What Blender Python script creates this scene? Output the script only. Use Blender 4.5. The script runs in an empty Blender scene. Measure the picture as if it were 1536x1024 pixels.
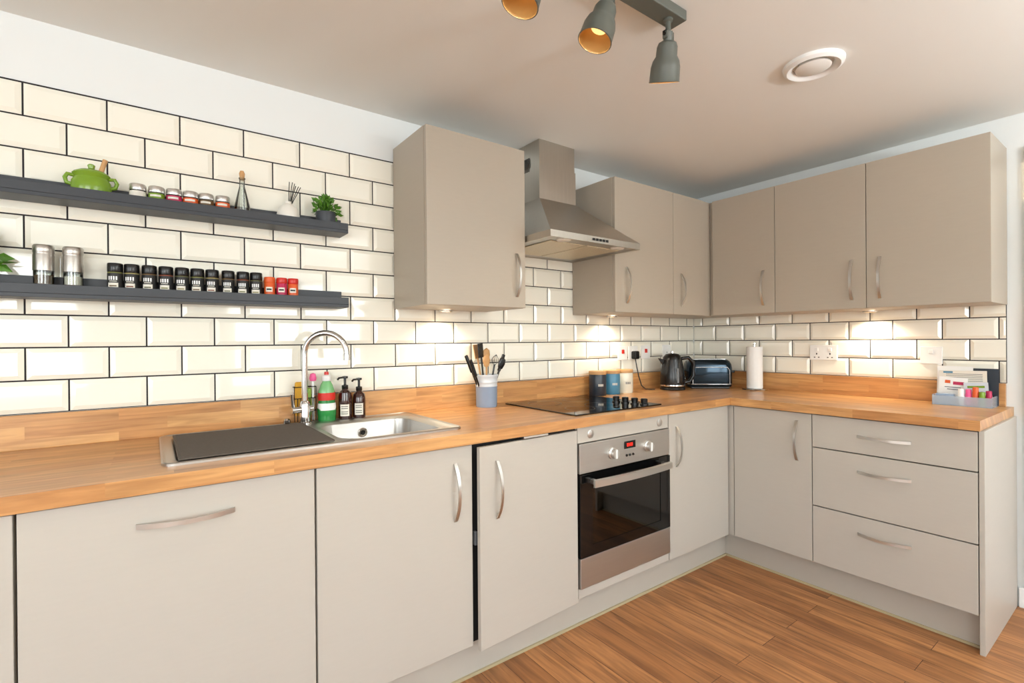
import bpy, bmesh, math, random
from mathutils import Vector, Matrix, Euler
random.seed(7)
sc=bpy.context.scene
try:
    sc.view_settings.view_transform='Standard'
except Exception: pass
COL=bpy.context.collection
# ---------------------------------------------------------------- materials
def lin(c):
    r=[]
    for v in c:
        v/=255.0
        r.append(v/12.92 if v<=.04045 else ((v+.055)/1.055)**2.4)
    return (*r,1)
def base(name):
    m=bpy.data.materials.new(name); m.use_nodes=True
    nt=m.node_tree; b=nt.nodes["Principled BSDF"]
    return m,nt,b
def mat(name,c,rough=.5,metal=0,var=.04,scale=8,bump=0,stretch=None,**kw):
    m,nt,b=base(name)
    g=nt.nodes.new("ShaderNodeNewGeometry"); mp=nt.nodes.new("ShaderNodeMapping")
    nt.links.new(g.outputs["Position"],mp.inputs[0])
    if stretch: mp.inputs["Scale"].default_value=stretch
    n=nt.nodes.new("ShaderNodeTexNoise"); n.inputs["Scale"].default_value=scale; n.inputs["Detail"].default_value=4
    nt.links.new(mp.outputs[0],n.inputs["Vector"])
    mx=nt.nodes.new("ShaderNodeMix"); mx.data_type='RGBA'
    l=lin(c)
    mx.inputs[6].default_value=tuple(max(0,v*(1-var)) for v in l[:3])+(1,)
    mx.inputs[7].default_value=tuple(min(1,v*(1+var)) for v in l[:3])+(1,)
    nt.links.new(n.outputs["Fac"],mx.inputs[0]); nt.links.new(mx.outputs[2],b.inputs["Base Color"])
    b.inputs["Roughness"].default_value=rough; b.inputs["Metallic"].default_value=metal
    for k,v in kw.items(): b.inputs[k.replace("_"," ")].default_value=v
    if bump:
        bp=nt.nodes.new("ShaderNodeBump"); bp.inputs["Strength"].default_value=bump; bp.inputs["Distance"].default_value=.002
        nt.links.new(n.outputs["Fac"],bp.inputs["Height"]); nt.links.new(bp.outputs[0],b.inputs["Normal"])
    return m
def wood(name,c1,c2,c3,axis,bw,rh,mortar=0,rough=.3,gs=1.0,mc=(60,35,15),dkf=.55):
    """planks/staves; axis 'x' or 'y' = long direction"""
    m,nt,b=base(name); N=nt.nodes.new; L=nt.links.new
    g=N("ShaderNodeNewGeometry"); s=N("ShaderNodeSeparateXYZ"); L(g.outputs["Position"],s.inputs[0])
    lo=s.outputs[0 if axis=='x' else 1]; cr=s.outputs[1 if axis=='x' else 0]
    ad=N("ShaderNodeMath"); L(cr,ad.inputs[0]); L(s.outputs[2],ad.inputs[1])
    cb=N("ShaderNodeCombineXYZ"); L(lo,cb.inputs[0]); L(ad.outputs[0],cb.inputs[1])
    br=N("ShaderNodeTexBrick"); L(cb.outputs[0],br.inputs["Vector"])
    br.inputs["Scale"].default_value=1; br.inputs["Brick Width"].default_value=bw; br.inputs["Row Height"].default_value=rh
    br.inputs["Mortar Size"].default_value=mortar; br.inputs["Mortar Smooth"].default_value=0
    br.offset=.37; br.inputs["Color1"].default_value=lin(c1); br.inputs["Color2"].default_value=lin(c2); br.inputs["Mortar"].default_value=lin(mc)
    br.inputs["Bias"].default_value=-.1
    mp=N("ShaderNodeMapping"); L(cb.outputs[0],mp.inputs[0]); mp.inputs["Scale"].default_value=(4*gs,55*gs,1)
    n=N("ShaderNodeTexNoise"); n.inputs["Scale"].default_value=1; n.inputs["Detail"].default_value=6; n.inputs["Distortion"].default_value=.9
    va=N("ShaderNodeVectorMath"); va.operation='ADD'; L(mp.outputs[0],va.inputs[0])
    sv=N("ShaderNodeVectorMath"); sv.operation='SCALE'; sv.inputs["Scale"].default_value=40; L(br.outputs["Color"],sv.inputs[0]); L(sv.outputs[0],va.inputs[1])
    L(va.outputs[0],n.inputs["Vector"])
    rp=N("ShaderNodeValToRGB"); rp.color_ramp.elements[0].position=.35; rp.color_ramp.elements[1].position=.62
    L(n.outputs["Fac"],rp.inputs[0])
    mx=N("ShaderNodeMix"); mx.data_type='RGBA'; L(rp.outputs[0],mx.inputs[0])
    dk=N("ShaderNodeMix"); dk.data_type='RGBA'; dk.inputs[0].default_value=dkf; L(br.outputs["Color"],dk.inputs[6]); dk.inputs[7].default_value=lin(c3)
    L(dk.outputs[2],mx.inputs[6]); L(br.outputs["Color"],mx.inputs[7])
    n2=N("ShaderNodeTexNoise"); n2.inputs["Scale"].default_value=1; n2.inputs["Detail"].default_value=3
    mp2=N("ShaderNodeMapping"); L(va.outputs[0],mp2.inputs[0]); mp2.inputs["Scale"].default_value=(.9,.28,1); L(mp2.outputs[0],n2.inputs["Vector"])
    hs=N("ShaderNodeMix"); hs.data_type='RGBA'; hs.blend_type='MULTIPLY'
    r2=N("ShaderNodeValToRGB"); r2.color_ramp.elements[0].position=.3; r2.color_ramp.elements[0].color=(.66,.62,.58,1); r2.color_ramp.elements[1].position=.55; r2.color_ramp.elements[1].color=(1,1,1,1)
    L(n2.outputs["Fac"],r2.inputs[0]); hs.inputs[0].default_value=.8; L(mx.outputs[2],hs.inputs[6]); L(r2.outputs[0],hs.inputs[7])
    L(hs.outputs[2],b.inputs["Base Color"])
    b.inputs["Roughness"].default_value=rough
    bp=N("ShaderNodeBump"); bp.inputs["Strength"].default_value=.12; bp.inputs["Distance"].default_value=.001
    L(n.outputs["Fac"],bp.inputs["Height"]); L(bp.outputs[0],b.inputs["Normal"])
    return m
def glassy(name,c,alpha_mix=.25,rough=.02):
    m=bpy.data.materials.new(name); m.use_nodes=True; nt=m.node_tree; nt.nodes.clear(); N=nt.nodes.new; L=nt.links.new
    t=N("ShaderNodeBsdfTransparent"); t.inputs[0].default_value=lin(c)
    g=N("ShaderNodeBsdfGlossy"); g.inputs["Roughness"].default_value=rough
    f=N("ShaderNodeFresnel"); f.inputs[0].default_value=1.5
    a=N("ShaderNodeMath"); a.operation='MULTIPLY_ADD'; a.inputs[1].default_value=1.0; a.inputs[2].default_value=alpha_mix*.3
    L(f.outputs[0],a.inputs[0])
    x=N("ShaderNodeMixShader"); L(a.outputs[0],x.inputs[0]); L(t.outputs[0],x.inputs[1]); L(g.outputs[0],x.inputs[2])
    o=N("ShaderNodeOutputMaterial"); L(x.outputs[0],o.inputs[0])
    return m
def emis(name,c,s):
    m,nt,b=base(name); b.inputs["Base Color"].default_value=lin(c); b.inputs["Emission Color"].default_value=lin(c); b.inputs["Emission Strength"].default_value=s
    return m
M_cab=mat("cabinet_greige",(185,179,169),.40,0,.025,3,bump=.05,stretch=(6,6,40))
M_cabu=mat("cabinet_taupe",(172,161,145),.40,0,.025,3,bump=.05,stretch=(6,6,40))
M_cabd=mat("cabinet_side",(168,156,140),.45)
M_plinth=mat("plinth",(180,174,163),.5)
M_bead=mat("plinth_bead",(180,166,132),.4)
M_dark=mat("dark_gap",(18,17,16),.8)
M_wall=mat("wall_paint",(230,233,231),.7,0,.01,5)
M_ceil=mat("ceiling_paint",(233,233,228),.8,0,.01,4)
M_trim=mat("trim_gloss",(238,238,236),.3,0,.01)
M_tile=mat("cream_tile",(243,240,226),.06,0,.015,2,Coat_Weight=.5)
M_grout=mat("dark_grout",(40,36,38),.9)
M_oak=wood("oak_worktop",(216,166,108),(190,132,78),(158,104,58),'x',.36,.040)
M_oaky=wood("oak_worktop_return",(216,166,108),(190,132,78),(158,104,58),'y',.36,.040)
M_floor=wood("floor_planks",(188,130,80),(162,107,63),(108,68,40),'y',1.1,.10,.0010,.48,.8,dkf=.6)
M_steel=mat("brushed_steel",(188,184,178),.34,1,.06,6,stretch=(1,1,60))
M_hood=mat("hood_steel",(190,184,174),.33,1,.08,4,stretch=(30,30,1))
M_chrome=mat("chrome",(215,215,215),.08,1,.01)
M_satin=mat("satin_nickel",(212,210,206),.32,1,.02)
M_blackg=mat("black_glass",(8,8,9),.04,0,.01)
M_black=mat("black_plastic",(16,16,17),.25,0,.02)
M_shelf=mat("shelf_black",(48,52,58),.45,0,.05)
M_white=mat("white_plastic",(238,238,235),.3,0,.01)
M_offw=mat("white_ceramic",(228,224,214),.35,0,.02)
M_green=mat("green_enamel",(118,152,42),.18,0,.08,5)
M_leaf=mat("leaf_green",(80,130,35),.5,0,.35,30)
M_spotg=mat("spot_grey_green",(92,95,87),.42,0,.03)
M_spotin=mat("spot_inner",(190,150,90),.4,0,.02)
M_glass=glassy("clear_glass",(236,240,236))
M_ovglass=glassy("oven_door_glass",(115,105,90),.12)
M_mat=mat("drainer_mat",(88,79,70),.85,0,.15,120,bump=.6)
M_beech=mat("beech_wood",(196,150,98),.5,0,.12,12,stretch=(1,1,8))
M_amber=mat("amber_bottle",(48,16,8),.1,0,.05,Coat_Weight=.5)
M_label=mat("paper_label",(226,221,208),.6,0,.03)
M_labelk=mat("black_label",(20,20,20),.5,0,.03)
M_red=mat("red_plastic",(200,40,30),.3)
M_soap=mat("green_soap",(40,130,62),.12,0,.05)
M_soapc=mat("bottle_clear_green",(120,180,120),.1,0,.05)
M_sponge=mat("yellow_sponge",(226,170,60),.9,0,.1,60)
M_crockb=mat("crock_blue",(140,160,185),.3,0,.05)
M_crockw=mat("crock_pale",(205,212,218),.3,0,.03)
M_navy=mat("canister_navy",(38,46,56),.3)
M_blue=mat("canister_blue",(70,130,160),.3,0,.15,10)
M_cream=mat("canister_cream",(225,222,205),.3)
M_paper=mat("tissue_paper",(240,240,238),.9,0,.02,40,bump=.2)
M_toast=mat("toaster_blue_black",(44,58,70),.1,.75,.05)
M_orange=mat("orange_lid",(215,90,35),.4)
M_mag=mat("magenta_label",(180,35,80),.4)
M_pink=mat("pink_plastic",(235,90,150),.4)
M_grey=mat("grey_plastic",(110,112,115),.4)
M_spice=[mat("spice_%d"%i,c,.5,0,.2,40) for i,c in enumerate([(110,112,55),(140,130,80),(100,75,40),(120,55,30),(85,85,48)])]
M_lampglow=emis("lamp_lens",(255,225,180),12)
M_bulb=emis("bulb_glass",(255,205,130),1.6)
M_disp=emis("display_red",(255,30,15),3)
M_pot=mat("pot_dark",(58,62,68),.5)
M_mesh=mat("filter_mesh",(215,205,180),.4,.4,.25,160)
M_trayp=mat("tray_plastic",(200,216,230),.12,0,.02,Alpha=.38)
# ---------------------------------------------------------------- helpers
def link(o,parent=None):
    COL.objects.link(o)
    if parent is not None:
        o.parent=parent; o.matrix_parent_inverse=Matrix.Translation(-Vector(parent.location))
    return o
def grp(name,loc=(0,0,0)):
    e=bpy.data.objects.new(name,None); e.empty_display_size=.05; e.location=loc; COL.objects.link(e); return e
def fin(name,bm,mats,parent=None,smooth=False,M=None):
    if M is not None: bm.transform(M)
    bmesh.ops.recalc_face_normals(bm,faces=bm.faces)
    me=bpy.data.meshes.new(name); bm.to_mesh(me); bm.free()
    for m in (mats if isinstance(mats,(list,tuple)) else [mats]): me.materials.append(m)
    if smooth:
        for p in me.polygons: p.use_smooth=True
        me.set_sharp_from_angle(angle=math.radians(38))
    o=bpy.data.objects.new(name,me)
    if parent is None:
        vs=[v.co for v in me.vertices]
        c=Vector([(min(v[i] for v in vs)+max(v[i] for v in vs))/2 for i in range(3)])
        me.transform(Matrix.Translation(-c)); o.location=c
    return link(o,parent)
def addbox(bm,a,b,bev=0,mi=0,seg=2):
    r=bmesh.ops.create_cube(bm,size=1)
    vs=r["verts"]
    for v in vs:
        v.co=Vector([a[i] if v.co[i]<0 else b[i] for i in range(3)])
    fs=set(f for v in vs for f in v.link_faces)
    if bev:
        es=list(set(e for v in vs for e in v.link_edges))
        r2=bmesh.ops.bevel(bm,geom=es,offset=bev,segments=seg,affect='EDGES',profile=.5)
        fs=set(r2["faces"])|set(f for f in fs if f.is_valid)
    for f in fs:
        if f.is_valid: f.material_index=mi
def box(name,a,b,m,parent=None,bev=0,M=None,seg=2):
    a2=[min(a[i],b[i]) for i in range(3)]; b2=[max(a[i],b[i]) for i in range(3)]
    bm=bmesh.new(); addbox(bm,a2,b2,bev,0,seg)
    return fin(name,bm,m,parent,False,M)
def boxes(name,lst,m,parent=None,bev=0):
    bm=bmesh.new()
    for a,b in lst: addbox(bm,a,b,bev)
    return fin(name,bm,m,parent,False)
def lathe(name,prof,m,loc=(0,0,0),parent=None,seg=32,M=None,mis=None):
    bm=bmesh.new(); rings=[]
    for r,z in prof:
        if r<1e-5: rings.append([bm.verts.new((0,0,z))])
        else: rings.append([bm.verts.new((r*math.cos(2*math.pi*i/seg),r*math.sin(2*math.pi*i/seg),z)) for i in range(seg)])
    for k in range(len(rings)-1):
        A,B=rings[k],rings[k+1]
        for i in range(seg):
            j=(i+1)%seg
            if len(A)==1 and len(B)==1: continue
            if len(A)==1: f=bm.faces.new((A[0],B[i],B[j]))
            elif len(B)==1: f=bm.faces.new((A[i],A[j],B[0]))
            else: f=bm.faces.new((A[i],A[j],B[j],B[i]))
            if mis: f.material_index=mis[k]
    T=Matrix.Translation(loc)
    return fin(name,bm,m,parent,True,T@M if M is not None else T)
def tube(name,pts,r,m,parent=None,cyc=False,smooth=True,res=4):
    cu=bpy.data.curves.new(name,'CURVE'); cu.dimensions='3D'; cu.bevel_depth=r; cu.bevel_resolution=res; cu.use_fill_caps=True
    s=cu.splines.new('POLY'); s.points.add(len(pts)-1)
    for p,q in zip(s.points,pts): p.co=(*q,1)
    s.use_cyclic_u=cyc
    o=bpy.data.objects.new(name,cu); COL.objects.link(o)
    dg=bpy.context.evaluated_depsgraph_get(); me=bpy.data.meshes.new_from_object(o.evaluated_get(dg))
    bpy.data.objects.remove(o); me.name=name; me.materials.clear(); me.materials.append(m)
    for p in me.polygons: p.use_smooth=True
    o=bpy.data.objects.new(name,me); return link(o,parent)
def rot_to(d):
    return Vector((0,0,1)).rotation_difference(Vector(d).normalized()).to_matrix().to_4x4()
def handle(name,p0,p1,n,parent,w=.013,t=.0045,bulge=.03):
    p0,p1,n=Vector(p0),Vector(p1),Vector(n); d=(p1-p0).normalized(); wd=d.cross(n).normalized()
    bm=bmesh.new(); K=16; rows=[]
    for i in range(K+1):
        s=i/K; o=p0.lerp(p1,s)+n*(bulge*(1-abs(2*s-1)**2.2))
        ww=w*(.8+.2*abs(2*s-1))/2
        rows.append([bm.verts.new(o+wd*a*ww+n*b) for a,b in ((-1,0),(1,0),(1,t),(-1,t))])
    for k in range(K):
        for i in range(4):
            j=(i+1)%4; bm.faces.new((rows[k][i],rows[k][j],rows[k+1][j],rows[k+1][i]))
    bm.faces.new(rows[0]); bm.faces.new(rows[-1])
    return fin(name,bm,M_satin,parent,True)
def patch(name,x,y,z0,z1,r,a0,a1,m,parent,n=8):
    """curved label patch wrapped on a cylinder; angles in degrees"""
    bm=bmesh.new(); A=[]
    for i in range(n+1):
        a=math.radians(a0+(a1-a0)*i/n)
        A.append([bm.verts.new((x+r*math.cos(a),y+r*math.sin(a),z)) for z in (z0,z1)])
    for i in range(n): bm.faces.new((A[i][0],A[i+1][0],A[i+1][1],A[i][1]))
    return fin(name,bm,m,parent,True)
H=2.247; Xw=3.526; Z0=1.017; TP=.2025; TV=.1025
WX0=-2.4; WY0=-4.4
# ---------------------------------------------------------------- room
box("floor",(WX0,WY0,-.05),(Xw,.006,0),M_floor)
box("ceiling",(WX0,WY0,H),(Xw,.006,H+.05),M_ceil)
box("wall_back",(WX0,.006,-.05),(Xw+.1,.1,H+.05),M_wall)
box("wall_right",(Xw+.003,WY0,-.05),(Xw+.1,.006,H+.05),M_wall)
boxes("wall_rear",[((WX0,WY0-.1,-.05),(-2.1,WY0,H)),((-.2,WY0-.1,-.05),(1.0,WY0,H)),((2.7,WY0-.1,-.05),(Xw,WY0,H)),
  ((-2.1,WY0-.1,-.05),(-.2,WY0,.75)),((-2.1,WY0-.1,2.05),(-.2,WY0,H)),((1.0,WY0-.1,-.05),(2.7,WY0,.75)),((1.0,WY0-.1,2.05),(2.7,WY0,H))],M_wall)
boxes("wall_left",[((WX0-.1,WY0,-.05),(WX0,-3.4,H)),((WX0-.1,-1.6,-.05),(WX0,.006,H)),((WX0-.1,-3.4,-.05),(WX0,-1.6,.75)),((WX0-.1,-3.4,2.05),(WX0,-1.6,H))],M_wall)
def window(name,ax,a,b,pos):
    g=grp(name)
    def bx(u0,u1,z0,z1):
        if ax=='x': return ((u0,pos-.04,z0),(u1,pos+.01,z1))
        return ((pos-.04,u0,z0),(pos+.01,u1,z1))
    boxes("frame",[bx(a,a+.06,.75,2.05),bx(b-.06,b,.75,2.05),bx(a,b,.75,.81),bx(a,b,1.99,2.05),bx((a+b)/2-.03,(a+b)/2+.03,.81,1.99)],M_trim,g)
window("window_1",'x',-2.1,-.2,WY0-.03)
window("window_2",'y',-3.4,-1.6,WX0-.03)
window("added_fill_window",'x',1.0,2.7,WY0-.03)  # extra unseen window, added to bring light to the right side
boxes("trim_1",[((Xw-.015,-1.745,0),(Xw+.003,-1.672,2.09)),((Xw-.015,-2.62,0),(Xw+.003,-2.55,2.09)),((Xw-.015,-2.62,2.02),(Xw+.003,-1.672,2.09))],M_trim,None,.003)
g=grp("door_1",(Xw,-2.15,0))
box("leaf",(Xw-.004,-2.55,.01),(Xw+.0025,-1.745,2.02),M_trim,g,.002)
boxes("panels",[((Xw-.012,-2.45,.2),(Xw-.003,-1.85,.9)),((Xw-.012,-2.45,1.05),(Xw-.003,-1.85,1.9))],M_trim,g,.003)
tube("lever",[(Xw-.01,-2.48,1.0),(Xw-.06,-2.48,1.0),(Xw-.06,-2.36,1.0)],.009,M_satin,g)
box("baseboard_right",(Xw-.012,-1.672,0),(Xw+.003,-1.65,.09),M_trim,None,.002)
def fill_uplighter(x,y,e):  # unseen lamp added behind the camera to brighten the ceiling
    g=grp("added_fill_uplighter",(x,y,0))
    lathe("stand",[(0,0),(.14,0),(.14,.015),(.02,.025),(.012,.04),(.012,1.52),(.04,1.54),(.16,1.64),(.165,1.645),(.155,1.645),(.04,1.555),(0,1.555)],M_black,(x,y,0),g,40)
    ld=bpy.data.lights.new("added_fill_light",'AREA'); ld.shape='DISK'; ld.size=.28; ld.energy=e; ld.color=(.91,.97,1)
    o=bpy.data.objects.new("added_fill_light",ld); o.location=(x,y,1.642); o.rotation_euler=(math.pi,0,0); link(o,g)
fill_uplighter(-.7,-3.5,12); fill_uplighter(2.3,-3.3,66)
# ---------------------------------------------------------------- tiles
def tiles(name,specs,tf,groutboxes):
    g=grp(name); bm=bmesh.new(); G=.0024; IN=.014
    rg=random.Random(3)
    for row,u0,u1,off in specs:
        z0=Z0+row*TV+G; z1=Z0+(row+1)*TV-G
        k0=math.floor((u0-off)/TP)-1; k1=math.ceil((u1-off)/TP)+1
        for k in range(k0,k1):
            a=max(u0,off+k*TP+G); b=min(u1,off+(k+1)*TP-G)
            if b-a<.006: continue
            ia=IN if a>u0+1e-6 else 0; ib=IN if b<u1-1e-6 else 0
            if b-a<ia+ib+.004: ia=ib=(b-a)*.3
            tx,tz=rg.uniform(-.0005,.0005),rg.uniform(-.0004,.0004)
            V=[bm.verts.new(tf(u,z,d)) for u,z,d in ((a,z0,0),(b,z0,0),(b,z1,0),(a,z1,0),(a,z0,.003),(b,z0,.003),(b,z1,.003),(a,z1,.003),(a+ia,z0+IN,.009-tx-tz),(b-ib,z0+IN,.009+tx-tz),(b-ib,z1-IN,.009+tx+tz),(a+ia,z1-IN,.009-tx+tz))]
            for q in range(4):
                r=(q+1)%4
                bm.faces.new((V[q],V[r],V[4+r],V[4+q])); bm.faces.new((V[4+q],V[4+r],V[8+r],V[8+q]))
            bm.faces.new(V[8:12])
    fin("tile_faces",bm,M_tile,g)
    boxes("grout",groutboxes,M_grout,g)
    return g
sp=[]
for row in range(10):
    off=0 if row%2 else TP/2
    if row<=3: sp.append((row,-.9,3.516,off))
    else:
        sp.append((row,-.9,1.235,off))
        if row<=6: sp.append((row,1.70,2.33,off))
tiles("tiled_backsplash",sp,lambda u,z,d:(u,.004-d,z),
   [((-.9,0.0015,Z0),(1.237,.006,Z0+10*TV+.003)),((1.237,.0015,Z0),(3.516,.006,Z0+4*TV)),((1.70,.0015,Z0+4*TV),(2.33,.006,Z0+7*TV))])
sp=[(row,-1.612,-.006,(-1.386 if row%2==0 else -1.386+TP/2)) for row in range(4)]
tiles("tiled_backsplash",sp,lambda u,z,d:(Xw-d+.002,u,z),[((Xw-.0005,-1.614,Z0),(Xw+.0025,-.005,Z0+4*TV))])
# ---------------------------------------------------------------- worktop
YF=-.635; XF=Xw-.635; TZ=.91; TB=.87
SX0,SX1,SY0,SY1=.36,1.215,-.515,-.085
bm=bmesh.new()
for a,b in [((-.9,YF,TB),(SX0,-.0,TZ)),((SX1,YF,TB),(XF,-.0,TZ)),((SX0,YF,TB),(SX1,SY0,TZ)),((SX0,SY1,TB),(SX1,-.0,TZ))]:
    addbox(bm,a,b)
g=grp("oak_worktop",(1.3,-.3,TB))
fin("back_run",bm,M_oak,g)
box("corner",(XF,YF,TB),(Xw,0,TZ),M_oak,g)
box("return_run",(XF,-1.636,TB),(Xw,YF-.0005,TZ),M_oaky,g)
gu=grp("oak_upstand",(1.3,-.01,TZ))
box("upstand_back",(-.9,-.020,TZ),(Xw-.02,.0,Z0-.001),M_oak,gu,.0015)
box("upstand_right",(Xw-.020,-1.612,TZ),(Xw,.0,Z0-.001),M_oaky,gu,.0015)
# ---------------------------------------------------------------- base units
BF=-.615; DT=.019; CF=BF+DT
DZ0,DZ1=.15,.864
def base_unit(name,x0,x1,hx=None,hz=None,horiz=False,ajar=0,cm=None,hollow=False):
    g=grp(name,((x0+x1)/2,-.3,.15))
    if hollow:
        boxes("carcass",[((x0+.001,CF+.002,.15),(x0+.018,-.03,.868)),((x1-.018,CF+.002,.15),(x1-.001,-.03,.868)),((x0+.018,CF+.002,.15),(x1-.018,-.03,.168)),((x0+.018,-.04,.168),(x1-.018,-.03,.868)),((x0+.018,CF+.002,.80),(x1-.018,CF+.012,.868))],cm or M_cabd,g)
    else:
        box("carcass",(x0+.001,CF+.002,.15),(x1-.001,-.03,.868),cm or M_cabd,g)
    if ajar:
        R=Matrix.Translation((x1-.002,CF,0))@Matrix.Rotation(ajar,4,'Z')@Matrix.Translation((-(x1-.002),-CF,0))
    else: R=Matrix.Identity(4)
    d=box("door",(x0+.002,BF,DZ0-(.012 if ajar else 0)),(x1-.002,CF-.001,DZ1-(.008 if ajar else 0)),M_cab,g,.0015,M=R)
    if horiz: h=handle("bow_handle",(hx[0],BF,hz),(hx[1],BF,hz),(0,-1,0),g)
    else: h=handle("bow_handle",(hx,BF,hz[0]),(hx,BF,hz[1]),(0,-1,0),g)
    if ajar: h.data.transform(R)
    return g
base_unit("base_cabinet",-.54,.072,-.06,(.6,.8))
base_unit("integrated_dishwasher",.074,.700,(.283,.493),.79,True)
base_unit("base_cabinet",.702,1.238,1.167,(.607,.808),hollow=True)
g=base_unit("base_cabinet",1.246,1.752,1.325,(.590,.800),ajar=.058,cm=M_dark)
box("door_latch",(1.45,-.642,.862),(1.57,-.600,.8695),M_satin,g,.001)
box("door_hinge",(1.249,-.61,.50),(1.260,CF,.55),M_grey,g,.002)
base_unit("base_cabinet",2.368,2.902,2.43,(.60,.80))
RF=Xw-.615; RC=RF+DT
g=grp("base_cabinet",(3.2,-.83,.15))
box("carcass",(RC+.002,-1.036,.15),(Xw-.03,-.60,.868),M_cabd,g)
box("corner_post",(RF+.002,-.640,DZ0),(RC,BF-.001+.02,DZ1),M_cab,g)
box("door",(RF,-1.034,DZ0),(RC-.001,-.644,DZ1),M_cab,g,.0015)
handle("bow_handle",(RF,-.968,.628),(RF,-.968,.827),(-1,0,0),g)
g=grp("drawer_unit",(3.2,-1.33,.15))
box("carcass",(RC+.002,-1.626,.15),(Xw-.03,-1.038,.868),M_dark,g)
for z0,z1,hz in ((.709,DZ1,.786),(.427,.704,.625),(DZ0,.422,.345)):
    box("drawer_front",(RF,-1.625,z0),(RC-.001,-1.038,z1),M_cab,g,.0015)
    handle("bow_handle",(RF,-1.225,hz),(RF,-1.42,hz),(-1,0,0),g)
box("cabinet_end_panel",(RF,-1.645,0),(Xw-.003,-1.628,.869),M_cab,None,.0015)
PF=-.555; PX=Xw-.555
gp=grp("plinth",(1.2,PF,0))
boxes("boards",[((-.9,PF,0),(PX+.018,PF+.018,.145)),((PX,-1.627,0),(PX+.018,PF,.145))],M_plinth,gp)
boxes("bead",[((-.9,PF-.008,0),(PX,PF,.010)),((PX-.008,-1.627,0),(PX,PF,.010))],M_bead,gp)
# ---------------------------------------------------------------- oven
x0,x1=1.756,2.366; g=grp("built_in_oven",((x0+x1)/2,-.3,.19))
OF=-.618
box("filler_top",(x0,OF+.006,.800),(x1,CF,.866),M_cab,g,.001)
box("filler_bottom",(x0,OF+.006,.150),(x1,CF,.190),M_cab,g,.001)
M_ovs=mat("oven_steel",(196,193,188),.42,1,.06,6,stretch=(1,1,60))
box("control_panel",(x0+.002,OF-.004,.672),(x1-.002,CF,.797),M_ovs,g,.002)
box("door_bottom",(x0+.002,OF-.006,.192),(x1-.002,CF,.318),M_ovs,g,.002)
boxes("door_surround",[((x0+.002,OF-.006,.320),(x0+.075,CF,.668)),((x1-.075,OF-.006,.320),(x1-.002,CF,.668)),((x0+.075,OF-.006,.600),(x1-.075,CF,.668)),((x0+.075,OF-.006,.320),(x1-.075,CF,.365))],M_blackg,g)
box("door_glass",(x0+.075,OF-.004,.365),(x1-.075,OF+.002,.600),M_ovglass,g)
M_cav=mat("oven_cavity",(104,84,62),.5,0,.1)
boxes("cavity",[((x0+.06,-.10,.33),(x1-.06,-.09,.65)),((x0+.05,CF+.001,.33),(x0+.06,-.09,.65)),((x1-.06,CF+.001,.33),(x1-.05,-.09,.65)),((x0+.05,CF+.001,.32),(x1-.05,-.09,.33)),((x0+.05,CF+.001,.65),(x1-.05,-.09,.66))],M_cav,g)
for i,z in enumerate((.43,.51)):
    for k in range(9):
        yy=CF+.04+k*.045
        tube("rack_bar",[(x0+.062,yy,z),(x1-.062,yy,z)],.003,M_steel,g,res=1)
for s in (x0+.05,x1-.08):
    box("handle_bracket",(s+.01,OF-.040,.625),(s+.03,OF-.005,.645),M_satin,g,.002)
bm=bmesh.new(); K=20; rows=[]
for i in range(K+1):
    s=i/K; X=x0+.045+s*(x1-x0-.09); yy=OF-.040-.014*(1-(2*s-1)**2)
    rows.append([bm.verts.new((X,yy+a,.635+b)) for a,b in ((0,-.017),(0,.017),(-.012,.014),(-.012,-.014))])
for k in range(K):
    for i in range(4): bm.faces.new((rows[k][i],rows[k][(i+1)%4],rows[k+1][(i+1)%4],rows[k+1][i]))
bm.faces.new(rows[0]); bm.faces.new(rows[-1])
fin("door_handle",bm,M_satin,g,True)
RY=Matrix.Rotation(math.pi/2,4,'X')
def knobY(name,x,z,r,l,m,y,g):
    lathe(name,[(0,0),(r,0),(r,l*.3),(r*.8,l*.4),(r*.75,l),(0,l)],m,(x,y,z),g,24,M=RY)
for X in (1.955,2.195):
    knobY("dial",X,.735,.026,.026,M_satin,OF-.004,g)
    box("dial_grip",(X-.005,OF-.034,.715),(X+.005,OF-.025,.755),M_white,g,.002)
box("display",(2.035,OF-.006,.742),(2.110,OF-.0035,.775),M_blackg,g)
boxes("digits",[((2.052,OF-.0068,.752),(2.0565,OF-.006,.766)),((2.062,OF-.0068,.752),(2.0665,OF-.006,.766)),((2.075,OF-.0068,.752),(2.0795,OF-.006,.766)),((2.069,OF-.0068,.7575),(2.0705,OF-.006,.7595)),((2.084,OF-.0068,.752),(2.0885,OF-.006,.766))],M_disp,g)
for X in (2.05,2.072,2.094): knobY("button",X,.712,.006,.005,M_black,OF-.004,g)
for X in (1.83,2.30): lathe("child_stopper",[(0,0),(.018,0),(.018,.004),(.013,.006),(0,.006)],M_satin,(X,OF+.006,.833),g,24,M=RY)  # round child stoppers on the filler above the oven
boxes("housing",[((1.7545,CF+.004,.15),(1.7575,-.06,.868)),((2.3645,CF+.004,.15),(2.3665,-.06,.868)),((1.7575,-.07,.15),(2.3645,-.06,.868)),((1.7575,CF+.004,.865),(2.3645,-.07,.868)),((1.7575,CF+.004,.15),(2.3645,-.07,.153))],M_dark,g)
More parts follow.
